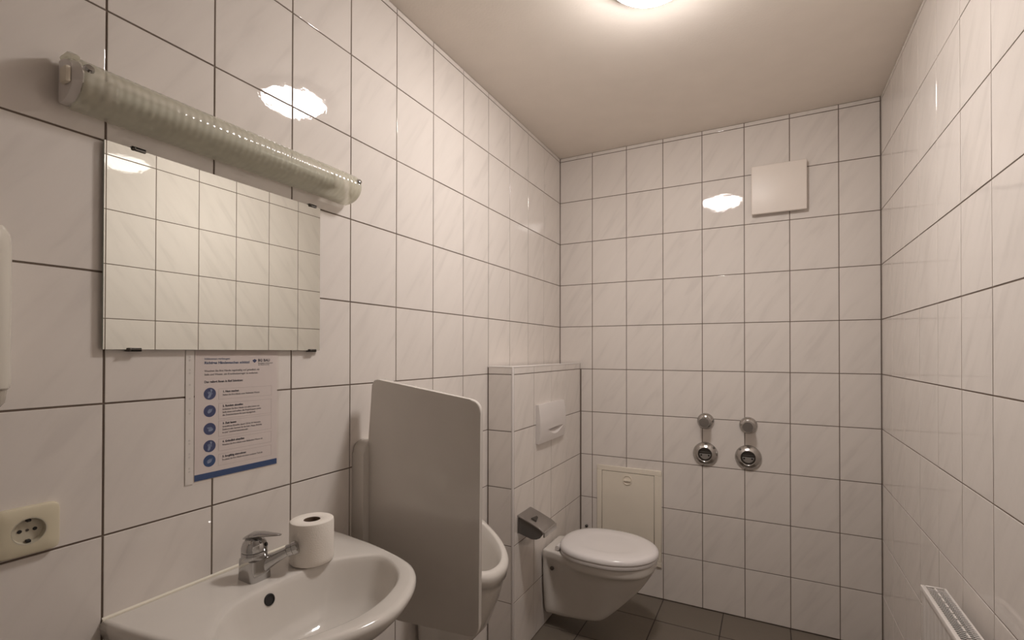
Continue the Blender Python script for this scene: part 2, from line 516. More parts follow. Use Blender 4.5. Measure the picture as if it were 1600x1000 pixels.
# ------------------------------------------------------------------ socket
so = thing('wall_socket', 'cream square power socket low on the wall left of the washbasin', 'socket', (0, -2.3360, 1.0335))
bm = bmesh.new()
hs = 0.0405
pl = rounded([(-hs, -hs), (hs, -hs), (hs, hs), (-hs, hs)], 0.008, 12)
def ring_sq(s, x): return [bm.verts.new((x, a * s, b * s)) for a, b in pl]
nn = len(pl)
pl = []
for k in range(64):                                   # rounded square, sampled by angle
    a_ = 2 * PI * k / 64
    ca, sa = math.cos(a_), math.sin(a_)
    q = (abs(ca) ** 9 + abs(sa) ** 9) ** (-1 / 9)
    pl.append((hs * q * ca, hs * q * sa))
def ring_c(r, x): return [bm.verts.new((x, r * math.cos(2 * PI * k / 64), r * math.sin(2 * PI * k / 64))) for k in range(64)]
skin(bm, [ring_sq(1, 0.0), ring_sq(1, 0.006), ring_sq(0.965, 0.010), ring_sq(0.90, 0.0115), ring_c(0.0225, 0.0115)], True, False)
link('cover_frame', bm, M['socket'], so, smooth=True)
bm = bmesh.new()
lathe(bm, [(0.0224, 0.0115), (0.021, 0.0115), (0.0195, 0.0020), (0, 0.0020)], (0, 0, 0), (1, 0, 0), 32, False, False)
link('recess', bm, M['socket_in'], so, smooth=True)
for y, z, r, nm in ((-0.0095, 0, 0.003, 'pin_hole'), (0.0095, 0, 0.003, 'pin_hole'), (0, 0, 0.0022, 'centre_screw')):
    bm = bmesh.new(); lathe(bm, [(r, 0.0021), (r, 0.0027), (0, 0.0027)], (0, y, z), (1, 0, 0), 12)
    link(nm, bm, M['black'] if nm == 'pin_hole' else M['dark_metal'], so)
for s in (-1, 1):
    bm = bmesh.new(); box(bm, 0.0021, 0.0095, -0.003, 0.003, s * 0.0172 - 0.0022, s * 0.0172 + 0.0022, 0.0008, 1)
    link('earth_clip', bm, M['black'], so)

# ------------------------------------------------------------------ instruction sheet in a punched sleeve
PY0, PY1, PZ0, PZ1 = -2.0705, -1.8729, 1.0505, 1.343
sh = thing('notice_sheet', 'hand-washing instruction page in a clear punched sleeve, taped below the mirror', 'notice', (0, -1.98, 1.045))
def shl(o): return loc_(o, sh)
shl(boxo('page', M['page'], sh, (0.0008, 0.0012, PY0, PY1, PZ0, PZ1), 0))
def quadbox(bm, y0, y1, z0, z1, x0=0.0012, x1=0.0014): box(bm, x0, x1, y0, y1, z0, z1)
bm = bmesh.new(); quadbox(bm, PY0 + 0.0003, PY1 - 0.0003, PZ0 + 0.0004, 1.0645)
shl(link('blue_band', bm, M['blue'], sh))
shl(boxo('sleeve_front', M['sleeve'], sh, (0.0018, 0.0020, PY0 - 0.002, PY1 + 0.0045, PZ0 - 0.006, PZ1 + 0.0), 0))
bm = bmesh.new(); box(bm, 0.0009, 0.0019, -2.0892, -2.0726, 1.0475, 1.343)
strip = shl(link('punched_strip', bm, M['sleeve_strip'], sh))
for z in (1.075, 1.082, 1.106, 1.113, 1.135, 1.142, 1.20, 1.207, 1.232, 1.262, 1.287, 1.294, 1.315, 1.322):
    bm = bmesh.new()
    lathe(bm, [(0.0022, 0.0020), (0.0022, 0.0022), (0, 0.0022)], (0, -2.081, z), (1, 0, 0), 10)
    shl(link('punch_hole', bm, M['punch'], sh))

def text(body, y, z, size, m, name='text_line', bold=0.0, width=None):
    cu = bpy.data.curves.new(name, 'FONT')
    cu.body = body; cu.size = size; cu.resolution_u = 2
    cu.offset = bold + 0.00008
    tmp = bpy.data.objects.new(name, cu)
    COL.objects.link(tmp)
    bpy.context.view_layer.update()
    dg = bpy.context.evaluated_depsgraph_get()
    me = bpy.data.meshes.new_from_object(tmp.evaluated_get(dg))
    bpy.data.objects.remove(tmp)
    xs = [v.co.x for v in me.vertices]
    k = width / (max(xs) - min(xs)) if width else 1.0
    R = Matrix(((0, 0, 1, 0.00145), (1, 0, 0, y), (0, 1, 0, z), (0, 0, 0, 1))) @ Matrix.Diagonal((k, 1, 1, 1))
    me.transform(R)
    me.materials.clear(); me.materials.append(m)
    o = bpy.data.objects.new(name, me)
    COL.objects.link(o); o.parent = sh
    return shl(o)
TY = -2.0507
text('Infektionen vorbeugen:', TY, 1.3155, 0.0062, M['inkblue'], width=0.057)
text('Richtiges Händewaschen schützt!', TY, 1.3060, 0.0078, M['inkblue'], bold=0.00022, width=0.104)
text('Waschen Sie Ihre Hände regelmäßig und gründlich mit', TY, 1.2885, 0.0060, M['ink'], width=0.130)
text('Seife und Wasser, um Krankheitserreger zu entfernen.', TY, 1.2805, 0.0060, M['ink'], width=0.126)
text('Das gelingt Ihnen in fünf Schritten:', TY, 1.2640, 0.0068, M['ink'], bold=0.0002, width=0.088)
text('BG BAU', -1.9248, 1.3095, 0.0088, M['ink'], bold=0.0003, width=0.031)
text('Berufsgenossenschaft', -1.9248, 1.3045, 0.0034, M['ink'], width=0.039)
text('der Bauwirtschaft', -1.9248, 1.3005, 0.0034, M['ink'], width=0.030)
bm = bmesh.new()
for a in (-62, 0, 62):
    bmesh.ops.create_circle(bm, cap_ends=True, segments=12, radius=0.0022,
        matrix=Matrix.Translation((0.00145, -1.9335 + 0.0034 * math.sin(math.radians(a)), 1.3105 + 0.0034 * math.cos(math.radians(a)) * 0.9)) @ Matrix.Rotation(PI / 2, 4, 'Y'))
f = bm.faces.new([bm.verts.new((0.0015, -1.9335 + dy, 1.3085 + dz)) for dy, dz in ((-0.0045, 0.002), (0, -0.002), (0.0045, 0.002), (0, 0.0035))])
shl(link('emblem', bm, M['navy'], sh, recalc=False))
steps = [
    (1.2395, 1.2250, 1.2490, '1. Nass machen', ['Halten Sie Ihre Hände unter fließendes Wasser.'], [0.091], 0.037),
    (1.2010, 1.1805, 1.2160, '2. Rundum einseifen', ['Schäumen Sie Ihre Hände von allen Seiten mit', 'Seife innen und außen, die Fingerkuppen sowie', 'die Zwischenräume bis zum Handgelenk.'], [0.090, 0.094, 0.080], 0.048),
    (1.1613, 1.1410, 1.1765, '3. Zeit lassen', ['Gründliches Einseifen dauert 20 bis 30 Sekunden.', 'Zeitkontrolle: Summen Sie das Lied „Happy Birthday', 'to you“ zweimal hintereinander.'], [0.094, 0.097, 0.062], 0.032),
    (1.1228, 1.1080, 1.1350, '4. Gründlich abspülen', ['Waschen Sie Ihre Hände unter fließendem Wasser ab.'], [0.099], 0.052),
    (1.0903, 1.0750, 1.1010, '5. Sorgfältig abtrocknen', ['Trocknen Sie Ihre Hände mit einem sauberen Tuch ab.'], [0.099], 0.056),
]
for i, (zc, zb, zt, head, lines, ws, hw) in enumerate(steps):
    bm = bmesh.new()
    lathe(bm, [(0.0133, 0.0012), (0.0133, 0.00145), (0, 0.00145)], (0, -2.0385, zc), (1, 0, 0), 28)
    ic = shl(link('step_icon', bm, M['navy'] if i < 4 else M['blue'], sh))
    bm = bmesh.new()
    # a small pair of hands / water drop drawing, one per step
    def blob(cy, cz, ry, rz, rot=0.0):
        vsx = []
        for k in range(12):
            a = 2 * PI * k / 12
            dy, dz = ry * math.cos(a), rz * math.sin(a)
            vsx.append(bm.verts.new((0.0015 + 0.00002 * len(bm.faces), -2.0385 + cy + dy * math.cos(rot) - dz * math.sin(rot), zc + cz + dy * math.sin(rot) + dz * math.cos(rot))))
        bm.faces.new(vsx)
    blob((-0.001, 0.0, 0.002, -0.001, 0.0)[i], (-0.005, -0.001, -0.003, -0.005, -0.002)[i], 0.0055, 0.0028, (1.0, 0.7, 0.2, 1.2, 0.5)[i])
    for q in range(4):
        blob(-0.003 + q * 0.0022, 0.001 + (q % 2) * 0.001, 0.0008, 0.0042, (0.5, -0.5, 0.9, 0.2, -0.9)[i])
    if i in (0, 3): blob(0.003, 0.0075, 0.0022, 0.003, 0.3)
    shl(link('icon_drawing', bm, M['lightblue'], sh, recalc=False))
    bm = bmesh.new()
    y0, y1, t = -2.0192, -1.8885, 0.0005
    for b4 in ((y0, y1, zb, zb + t), (y0, y1, zt - t, zt), (y0, y0 + t, zb + t, zt - t), (y1 - t, y1, zb + t, zt - t)):
        quadbox(bm, *b4)
    shl(link('text_frame', bm, M['rule'], sh))
    text(head, -2.010, zt - 0.0085, 0.0062, M['ink'], bold=0.00025, width=hw)
    for j, (ln, w_) in enumerate(zip(lines, ws)):
        text(ln, -2.0105, zt - 0.0158 - j * 0.0067, 0.0052, M['ink'], width=w_)

# ------------------------------------------------------------------ washbasin
SY = -1.970
SZ = 0.832
sink = thing('washbasin', 'white ceramic washbasin on the left wall below the mirror', 'washbasin', (0, SY, SZ))
half_o = [(0.0, 0.266), (0.06, 0.262), (0.14, 0.252), (0.22, 0.238), (0.30, 0.218), (0.36, 0.195), (0.402, 0.157), (0.432, 0.11), (0.452, 0.06), (0.462, 0.02)]
half_i = [(0.147, 0.0), (0.150, 0.06), (0.160, 0.115), (0.183, 0.152), (0.212, 0.180), (0.240, 0.201), (0.262, 0.203), (0.30, 0.190), (0.345, 0.163), (0.381, 0.12), (0.402, 0.065), (0.411, 0.02)]
poly_o = half_o + [(x, -y) for x, y in half_o[::-1]]
poly_i = half_i + [(x, -y) for x, y in half_i[::-1] if y > 0]
def chaikin(p, n=2):
    for _ in range(n):
        q = []
        for i in range(len(p)):
            a, b = p[i], p[(i + 1) % len(p)]
            q += [(a[0] * .75 + b[0] * .25, a[1] * .75 + b[1] * .25), (a[0] * .25 + b[0] * .75, a[1] * .25 + b[1] * .75)]
        p = q
    return p
poly_i = chaikin(poly_i, 1)
po = poly_o[:]
def polar(poly, c, a):
    dx, dy = math.cos(a), math.sin(a)
    best = 0
    for i in range(len(poly)):
        x1, y1 = poly[i][0] - c[0], poly[i][1] - c[1]
        x2, y2 = poly[(i + 1) % len(poly)][0] - c[0], poly[(i + 1) % len(poly)][1] - c[1]
        ex, ey = x2 - x1, y2 - y1
        den = dx * ey - dy * ex
        if abs(den) < 1e-12: continue
        t = (x1 * ey - y1 * ex) / den
        s = (x1 * dy - y1 * dx) / den
        if t > 0 and -1e-9 <= s <= 1 + 1e-9: best = max(best, t)
    return best
cc = (0.27, 0.0)
# angles: even ones plus the two back corners exactly
NA = 128
angs = [2 * PI * k / NA for k in range(NA)]
for corner in ((0.0, 0.266), (0.0, -0.266)):
    a = math.atan2(corner[1] - cc[1], corner[0] - cc[0]) % (2 * PI)
    k = min(range(NA), key=lambda i: abs(angs[i] - a)); angs[k] = a
Ro = [polar(po, cc, a) for a in angs]
Ri = [polar(poly_i, cc, a) for a in angs]
# smooth the outer front
def sm(R, n):
    for _ in range(n):
        R = [R[i] if abs(math.cos(angs[i]) + 1) < 0.55 else (R[i - 1] + 2 * R[i] + R[(i + 1) % NA]) / 4 for i in range(NA)]
    return R
Ro = sm(Ro, 6)
O2 = [(cc[0] + r * math.cos(a), r * math.sin(a)) for r, a in zip(Ro, angs)]
I2 = [(cc[0] + r * math.cos(a), r * math.sin(a)) for r, a in zip(Ri, angs)]
bm = bmesh.new()
def rg(fn, z): return [bm.verts.new((max(fn(i)[0], 0.0), fn(i)[1], z)) for i in range(NA)]
def sc(P, s, ax, sy=None): return lambda i: (ax + (P[i][0] - ax) * s, P[i][1] * (sy if sy else s))
def inset(d):
    def f(i):
        ox, oy = O2[i]; ix, iy = I2[i]
        L = math.hypot(ox - ix, oy - iy)
        t = min(0.5, d / max(L, 1e-4))
        return (ox + (ix - ox) * t, oy + (iy - oy) * t)
    return f
def bl(t): return lambda i: (O2[i][0] + (I2[i][0] - O2[i][0]) * t, O2[i][1] + (I2[i][1] - O2[i][1]) * t)
rings = [rg(sc(O2, 0.22, 0.10, 0.18), -0.172), rg(sc(O2, 0.40, 0.06, 0.36), -0.165), rg(sc(O2, 0.62, 0.0, 0.62), -0.135), rg(sc(O2, 0.82, 0.0, 0.84), -0.092), rg(sc(O2, 0.94, 0.0, 0.955), -0.050),
         rg(sc(O2, 0.985, 0.0, 0.99), -0.028), rg(sc(O2, 1, 0), -0.015), rg(inset(0.001), -0.008), rg(inset(0.004), -0.0030), rg(inset(0.009), -0.0005), rg(inset(0.016), 0.0),
         rg(bl(0.72), -0.0025), rg(bl(0.90), -0.0035), rg(sc(I2, 1.005, 0.27), -0.0045), rg(sc(I2, 0.985, 0.27), -0.008), rg(sc(I2, 0.965, 0.27), -0.018),
         rg(sc(I2, 0.90, 0.27), -0.045), rg(sc(I2, 0.82, 0.27), -0.085), rg(sc(I2, 0.66, 0.265), -0.118), rg(sc(I2, 0.42, 0.26), -0.133), rg(sc(I2, 0.2, 0.26), -0.138), rg(sc(I2, 0.12, 0.26), -0.140)]
skin(bm, rings, True, True)
link('basin', bm, M['ceramic'], sink, smooth='all')
bm = bmesh.new(); lathe(bm, [(0.022, 0), (0.022, 0.003), (0.018, 0.004), (0.016, 0.001), (0, 0.001)], (0.26, 0, -0.1395), (0, 0, 1), 24)
link('drain', bm, M['chrome'], sink, smooth=True)
bm = bmesh.new()
lathe(bm, [(0.0122, 0.0), (0.0122, 0.0022), (0.0098, 0.0030), (0.0090, 0.0012), (0, 0.0008)], (0.1560, -0.032, -0.030), (0.95, 0, 0.30), 24)
link('overflow_hole', bm, M['black'], sink, smooth=True)
bm = bmesh.new(); prism(bm, [(0.0003, -0.006), (0.0045, -0.003), (0.004, 0.0008), (0.0003, 0.0035)], -0.262, 0.262, 'y')
link('silicone_joint', bm, M['silicone'], sink)

# ------------------------------------------------------------------ tap
TZ = SZ - 0.0045
tp = thing('basin_tap', 'chrome single-lever mixer tap standing at the back of the washbasin', 'tap', (0.088, -1.990, TZ))
bm = bmesh.new()
base = rounded([(-0.026, -0.024), (0.028, -0.024), (0.028, 0.024), (-0.026, 0.024)], 0.011, 4)
rs = []
for z, s in ((0, 1.0), (0.002, 1.02), (0.026, 0.99), (0.040, 0.98), (0.047, 0.965)):
    rs.append([bm.verts.new((x * s, y * s, z)) for x, y in base])
skin(bm, rs)
link('body', bm, M['chrome'], tp, smooth=True)
bm = bmesh.new()
lathe(bm, [(0.0262, 0.0471), (0.0266, 0.049), (0.0266, 0.0605), (0.0258, 0.0625)], (0, 0, 0), (0, 0, 1), 32)
link('collar', bm, M['chrome'], tp, smooth=True)
bm = bmesh.new()
lathe(bm, [(0.0245, 0.0626), (0.0264, 0.0642), (0.0262, 0.073), (0.0235, 0.082), (0.018, 0.089), (0.010, 0.0935), (0, 0.095)], (0, 0, 0), (0, 0, 1), 32)
link('cartridge_dome', bm, M['chrome'], tp, smooth=True)
bm = bmesh.new()
pts = [(-0.020, 0.0), (-0.004, 0.0), (0.018, 0.0), (0.038, 0.0), (0.056, 0.0), (0.063, 0.0)]
zs = [0.091, 0.097, 0.0995, 0.1000, 0.1005, 0.1003]
wd = [0.012, 0.017, 0.0150, 0.0105, 0.0072, 0.004]
th = [0.007, 0.013, 0.011, 0.007, 0.0045, 0.003]
rs = []
for (x, y), z, w_, t_ in zip(pts, zs, wd, th):
    rs.append([bm.verts.new((x, w_ * math.cos(2 * PI * k / 12), z + t_ * 0.5 * math.sin(2 * PI * k / 12))) for k in range(12)])
skin(bm, rs)
lv = link('lever', bm, M['chrome'], tp, smooth=True)
lv.rotation_euler = (0, 0, math.radians(20))
bm = bmesh.new()
box(bm, 0.0195, 0.0262, -0.0075, 0.0075, 0.064, 0.092, 0.003, 2)
ln = link('lever_neck', bm, M['chrome'], tp, smooth=True)
ln.rotation_euler = (0, 0, math.radians(-28))
bm = bmesh.new()
lathe(bm, [(0.0042, 0), (0.0042, 0.0015), (0, 0.0015)], (0.0225, 0.0125, 0.0765), (0.85, 0.45, 0.35), 12)
link('grub_screw_cover', bm, M['black'], tp)
SR = math.radians(46)
bm = bmesh.new()
rs = []
for x, z, hy, hz in ((0.0, 0.024, 0.019, 0.018), (0.020, 0.030, 0.0175, 0.0160), (0.040, 0.0400, 0.0140, 0.0115), (0.058, 0.0485, 0.0122, 0.0098), (0.069, 0.0530, 0.0116, 0.0094)):
    rs.append([bm.verts.new((x - hz * 0.35 * math.sin(2 * PI * k / 16), hy * math.copysign(abs(math.cos(2 * PI * k / 16)) ** 0.7, math.cos(2 * PI * k / 16)), z + hz * math.copysign(abs(math.sin(2 * PI * k / 16)) ** 0.7, math.sin(2 * PI * k / 16)))) for k in range(16)])
skin(bm, rs)
link('spout', bm, M['chrome'], tp, smooth=True).rotation_euler = (0, 0, SR)
bm = bmesh.new()
lathe(bm, [(0.0115, -0.004), (0.0135, -0.002), (0.0135, 0.008), (0.0126, 0.0085), (0.0126, 0.0095), (0.0150, 0.010), (0.0150, 0.019), (0.0130, 0.0205), (0.010, 0.0195), (0, 0.0185)], (0.069, 0, 0.0535), (0.93, 0, 0.30), 24)
link('aerator', bm, M['chrome'], tp, smooth=True).rotation_euler = (0, 0, SR)

# ------------------------------------------------------------------ paper roll on the basin
pr_ = thing('toilet_roll', 'white toilet paper roll standing upright on the washbasin rim beside the tap', 'toilet roll', (0.1255, -1.868, SZ - 0.0012))
bm = bmesh.new()
lathe(bm, [(0.019, 0.002), (0.021, 0.0), (0.0475, 0.0), (0.0495, 0.003), (0.050, 0.012), (0.0495, 0.05), (0.050, 0.09), (0.0485, 0.0975), (0.046, 0.099), (0.021, 0.0985), (0.019, 0.097)], (0, 0, 0), (0, 0, 1), 48, False, False)
link('paper_body', bm, M['paper'], pr_, smooth=True)
bm = bmesh.new()
lathe(bm, [(0.0189, 0.001), (0.0189, 0.0972), (0.0180, 0.0972), (0.0180, 0.001)], (0, 0, 0), (0, 0, 1), 32, False, False)
link('cardboard_core', bm, M['core'], pr_, smooth=True)
bm = bmesh.new()
rs = []
for k in range(13):
    a = math.radians(-150 + k * 5)
    rs.append([bm.verts.new(((0.0503 + 0.0005 * (k < 2)) * math.cos(a), (0.0503 + 0.0005 * (k < 2)) * math.sin(a), z)) for z in (0.003, 0.096)])
skin(bm, rs, False, False, closed=False)
link('loose_end', bm, M['paper'], pr_, smooth=True)

# ------------------------------------------------------------------ privacy screen beside the urinal
ps = thing('privacy_screen', 'tall white ceramic privacy screen standing out from the wall between washbasin and urinal', 'screen', (0, -1.585, 0.55))
bm = bmesh.new()
poly = rounded([(0.020, 0.585), (0.150, 0.560), (0.432, 0.583), (0.437, 1.203), (0.0585, 1.254), (0.040, 1.03)], [0.01, 0.02, 0.03, 0.034, 0.018, 0.01], 6)
prism(bm, poly, -1.600, -1.566, 'y', bev=0.006, seg=4)
for v in bm.verts:
    t = max(0.0, (v.co.x - 0.25) / 0.19)
    v.co.y = -1.600 + (v.co.y + 1.600) * (1 - 0.62 * t)
loc_(link('panel', bm, M['ceramic'], ps, smooth=True), ps)
bm = bmesh.new()
fl = rounded([(-1.623, 0.56), (-1.541, 0.56), (-1.541, 1.067), (-1.623, 1.067)], [0.012, 0.012, 0.036, 0.036], 6)
prism(bm, fl, 0.0005, 0.046, 'x', bev=0.008, seg=3)
loc_(link('wall_flange', bm, M['ceramic'], ps, smooth=True), ps)

# ------------------------------------------------------------------ urinal
UYC = -1.215
ur = thing('urinal', 'white ceramic wall urinal half hidden behind the privacy screen', 'urinal', (0, UYC, 0.2))
NB = 48
def uring(x0, x1, hw, fz, pw=2.3):
    """closed D-ring: straight at x0 (wall), bulging to x1; fz(x) gives the height"""
    pts = []
    for k in range(NB):
        a = 2 * PI * k / NB
        ca, sa = math.cos(a), math.sin(a)
        cx, rx = x0 + (x1 - x0) * 0.42, 0
        if ca >= 0:
            x = cx + (x1 - cx) * abs(ca) ** (2 / pw)
            y = hw * math.copysign(abs(sa) ** (2 / pw), sa)
        else:
            x = cx - (cx - x0) * abs(ca) ** (2 / 4.5)
            y = hw * math.copysign(abs(sa) ** (2 / 4.5), sa)
        pts.append((x, y, fz(x)))
    return pts
bm = bmesh.new()
def V(l): return [bm.verts.new(p) for p in l]
rimz = lambda d: (lambda x: 0.372 + d + (0.285 - x) * 0.62)
rings = [V(uring(0.002, 0.075, 0.085, lambda x: 0.0)), V(uring(0.0, 0.105, 0.105, lambda x: 0.015 + 0.02 * x)), V(uring(0.0, 0.155, 0.122, lambda x: 0.075 + 0.1 * x)),
         V(uring(0.0, 0.208, 0.136, lambda x: 0.15 + 0.25 * (0.208 - x))), V(uring(0.0, 0.252, 0.144, lambda x: 0.25 + 0.55 * (0.252 - x))),
         V(uring(0.0, 0.268, 0.147, lambda x: 0.305 + 0.85 * (0.268 - x))), V(uring(0.0, 0.272, 0.148, rimz(-0.052))), V(uring(0.0, 0.282, 0.154, rimz(-0.042))), V(uring(0.0, 0.286, 0.156, rimz(-0.008))),
         V(uring(0.001, 0.282, 0.152, rimz(0.0))), V(uring(0.012, 0.2645, 0.136, rimz(0.001))), V(uring(0.016, 0.259, 0.131, rimz(-0.005))), V(uring(0.025, 0.251, 0.123, rimz(-0.04))),
         V(uring(0.04, 0.215, 0.095, lambda x: 0.28 + 0.5 * (0.215 - x))), V(uring(0.05, 0.175, 0.075, lambda x: 0.19 + 0.1 * (0.175 - x))), V(uring(0.07, 0.13, 0.04, lambda x: 0.16))]
skin(bm, rings, True, True)
link('bowl', bm, M['ceramic'], ur, smooth='all')
bm = bmesh.new()
bk = rounded([(-0.15, 0.70), (0.15, 0.70), (0.11, 0.90), (-0.11, 0.90)], [0.005, 0.005, 0.05, 0.05], 6)
prism(bm, bk, 0.0005, 0.06, 'x', bev=0.015, seg=3)
link('back_shield', bm, M['ceramic'], ur, smooth=True)

# ------------------------------------------------------------------ toilet
TYC = -0.458
wc = thing('toilet', 'white wall-hung toilet with closed lid below the flush plate', 'toilet', (BX, TYC, 0))
secs = [  # x, half width top, z bottom, half width bottom, half width mid
    (0.0008, 0.100, 0.068, 0.080, 0.099), (0.022, 0.102, 0.065, 0.078, 0.098), (0.030, 0.104, 0.064, 0.074, 0.092), (0.045, 0.106, 0.063, 0.070, 0.062), (0.07, 0.110, 0.062, 0.068, 0.056), (0.10, 0.118, 0.061, 0.068, 0.066),
    (0.14, 0.138, 0.067, 0.072, 0.090), (0.19, 0.160, 0.070, 0.072, 0.108), (0.245, 0.173, 0.078, 0.074, 0.118), (0.285, 0.176, 0.085, 0.070, 0.122), (0.320, 0.178, 0.112, 0.066, 0.125), (0.360, 0.175, 0.152, 0.066, 0.124),
    (0.405, 0.164, 0.200, 0.068, 0.118), (0.452, 0.142, 0.250, 0.066, 0.105), (0.490, 0.112, 0.300, 0.060, 0.085), (0.515, 0.076, 0.340, 0.045, 0.060), (0.527, 0.040, 0.358, 0.026, 0.032)]
bm = bmesh.new()
rings = []
ZR = 0.388
for x, w0, zb, wb, wm in secs:
    lip = min(0.035, (ZR - zb) * 0.6)
    prof = [(w0 * 0.5, ZR), (w0 * 0.93, ZR), (w0 * 0.99, ZR - 0.003), (w0, ZR - 0.010), (w0, ZR - lip), (w0 * 0.97, ZR - lip - 0.006), (wm + (w0 - wm) * 0.35, ZR - lip - (ZR - lip - zb) * 0.16),
            (wm, ZR - lip - (ZR - lip - zb) * 0.42), (wb + (wm - wb) * 0.35, ZR - lip - (ZR - lip - zb) * 0.72), (wb, zb + (ZR - lip - zb) * 0.06 + 0.004), (wb * 0.9, zb + 0.0005), (wb * 0.5, zb)]
    ring = [bm.verts.new((x, -w, z)) for w, z in prof] + [bm.verts.new((x, w, z)) for w, z in prof[::-1]]
    rings.append(ring)
skin(bm, rings, True, True)
link('bowl', bm, M['ceramic'], wc, smooth='all', sub=1)
# seat ring and lid
def lid_outline(s=1.0, n=64):
    xb, xt, hw = 0.080, 0.537, 0.190
    xc = 0.315
    out = []
    for k in range(n):
        a = 2 * PI * k / n
        ca, sa = math.cos(a), math.sin(a)
        if ca >= 0:
            x = xc + (xt - xc) * ca; y = hw * sa
        else:
            p = 2.9
            x = xc + (xc - xb) * math.copysign(abs(ca) ** (2 / p), ca); y = hw * math.copysign(abs(sa) ** (2 / 2.15), sa)
        out.append((xc + (x - xc) * s, y * s))
    return out
def lid_body(bm, rows_):
    skin(bm, [[bm.verts.new((x, y, z)) for x, y in lid_outline(s)] for s, z in rows_])
bm = bmesh.new(); lid_body(bm, [(0.955, 0.3892), (0.985, 0.391), (0.992, 0.396), (0.992, 0.404), (0.975, 0.4075)])
link('seat', bm, M['seat'], wc, smooth=True)
bm = bmesh.new(); lid_body(bm, [(0.985, 0.4085), (0.998, 0.4095), (1.0, 0.414), (0.995, 0.421), (0.975, 0.4285), (0.93, 0.4335), (0.84, 0.4360), (0.70, 0.4368), (0.62, 0.4362), (0.55, 0.4345), (0.48, 0.4338), (0.2, 0.4335)])
link('lid', bm, M['seat'], wc, smooth='all')
for s in (-1, 1):
    bm = bmesh.new(); lathe(bm, [(0.011, 0), (0.012, 0.004), (0.012, 0.036), (0.011, 0.04)], (0.085, s * 0.075 - 0.02, 0.402), (0, 1, 0), 16)
    link('hinge', bm, M['white_plastic'], wc, smooth=True)
bm = bmesh.new(); lathe(bm, [(0.010, 0), (0.010, 0.004), (0.006, 0.007), (0, 0.0075)], (0.052, -0.079, 0.295), (0, -1, 0), 14)
link('fixing_cap', bm, M['dark_metal'], wc, smooth=True)

# ------------------------------------------------------------------ flush plate
fp = thing('flush_plate', 'white plastic flush plate with curved finger slot on the boxed-in cistern', 'flush plate', (BX, -0.452, 0.99))
bm = bmesh.new()
hw, hh = 0.160, 0.093
def fx_(u, v): return 0.014 + 0.010 * (1 - v * v) + 0.003 * (1 - u * u)
nyy, nlo, nup = 41, 6, 12
uc, uh = 0.20, 0.64
cols, top_e, bot_e = [], [], []
for i in range(nyy):
    u = -1 + 2 * i / (nyy - 1)
    t = math.sin(PI * (u - uc + uh) / (2 * uh)) if abs(u - uc) < uh else 0.0
    va, vb = -0.36 + 0.03 * t, -0.36 - 0.34 * t
    lo = [bm.verts.new((fx_(u, v), hw * u, hh * v)) for v in [-1 + (vb + 1) * j / nlo for j in range(nlo + 1)]]
    hi = [bm.verts.new((fx_(u, v), hw * u, hh * v)) for v in [va + (1 - va) * j / nup for j in range(nup + 1)]]
    if t <= 1e-6: hi[0] = lo[-1]
    deep = bm.verts.new((fx_(u, va) - 0.026 * t, hw * u, hh * va)) if t > 1e-6 else lo[-1]
    cols.append((lo, hi, deep, t))
bm.verts.index_update()
for (l0, h0, d0, t0), (l1, h1, d1, t1) in zip(cols, cols[1:]):
    for A_, B_ in ((l0, l1), (h0, h1)):
        for j in range(len(A_) - 1):
            bm.faces.new((A_[j], B_[j], B_[j + 1], A_[j + 1]))
    if t0 > 1e-6 or t1 > 1e-6:
        for q in ((h0[0], h1[0], d1, d0), (d0, d1, l1[-1], l0[-1])):
            vv = []
            for v in q:
                if v not in vv: vv.append(v)
            if len(vv) > 2: bm.faces.new(vv)
first, last = cols[0], cols[-1]
edge = [c[0][0] for c in cols] + last[0][1:] + last[1][1:] + [c[1][-1] for c in cols[-2::-1]] + first[1][-2:0:-1] + first[0][-1:0:-1]
back = [bm.verts.new((0.0005, v.co.y * 0.985, v.co.z * 0.985)) for v in edge]
for k in range(len(edge)):
    k2 = (k + 1) % len(edge)
    bm.faces.new((edge[k], back[k], back[k2], edge[k2]))
link('face_plate', bm, M['white_plastic'], fp, smooth=True)

# ------------------------------------------------------------------ toilet paper holder
ph = thing('paper_holder', 'chrome toilet paper holder with sloping hood on the boxed-in cistern', 'paper holder', (BX, -0.735, 0.57))
HY = 0.066
top = [(0.0, 0.049), (0.004, 0.049), (0.055, 0.030), (0.105, 0.009), (0.120, 0.001), (0.128, -0.009), (0.130, -0.020)]
inner = [(x - 0.0025, z - 0.004) for x, z in top[::-1]]
inner = [(max(x, 0.0), z) for x, z in inner]
bm = bmesh.new(); prism(bm, top + inner, -HY, HY, 'y', bev=0.0012, seg=2)
link('hood', bm, M['satin'], ph, smooth=True)
for s in (-1, 1):
    y0 = s * (HY - 0.006)
    bm = bmesh.new()
    side = [(0.0, -0.028), (0.0, 0.044), (0.05, 0.026), (0.10, 0.006), (0.118, -0.004), (0.120, -0.018), (0.108, -0.034), (0.09, -0.043), (0.068, -0.045), (0.045, -0.040)]
    prism(bm, side, y0 - 0.002, y0 + 0.002, 'y')
    link('side_plate', bm, M['side'], ph)
boxo('back_plate', M['satin'], ph, (0.0002, 0.004, -HY, HY, -0.03, 0.048), 0.001, 1)
bm = bmesh.new(); lathe(bm, [(0.012, 0), (0.014, 0.002), (0.014, 0.108), (0.012, 0.110)], (0.066, -0.055, -0.012), (0, 1, 0), 20)
link('roller', bm, M['black'], ph, smooth=True)
bm = bmesh.new(); prism(bm, [(0.052, -0.034), (0.076, -0.030), (0.066, 0.008), (0.058, 0.012)], 0.0, 0.004, 'z')
for v in bm.verts: v.co.z += 0.0345 - (v.co.x - 0.045) * 0.42
t_ = link('hood_tab', bm, M['dark_metal'], ph)
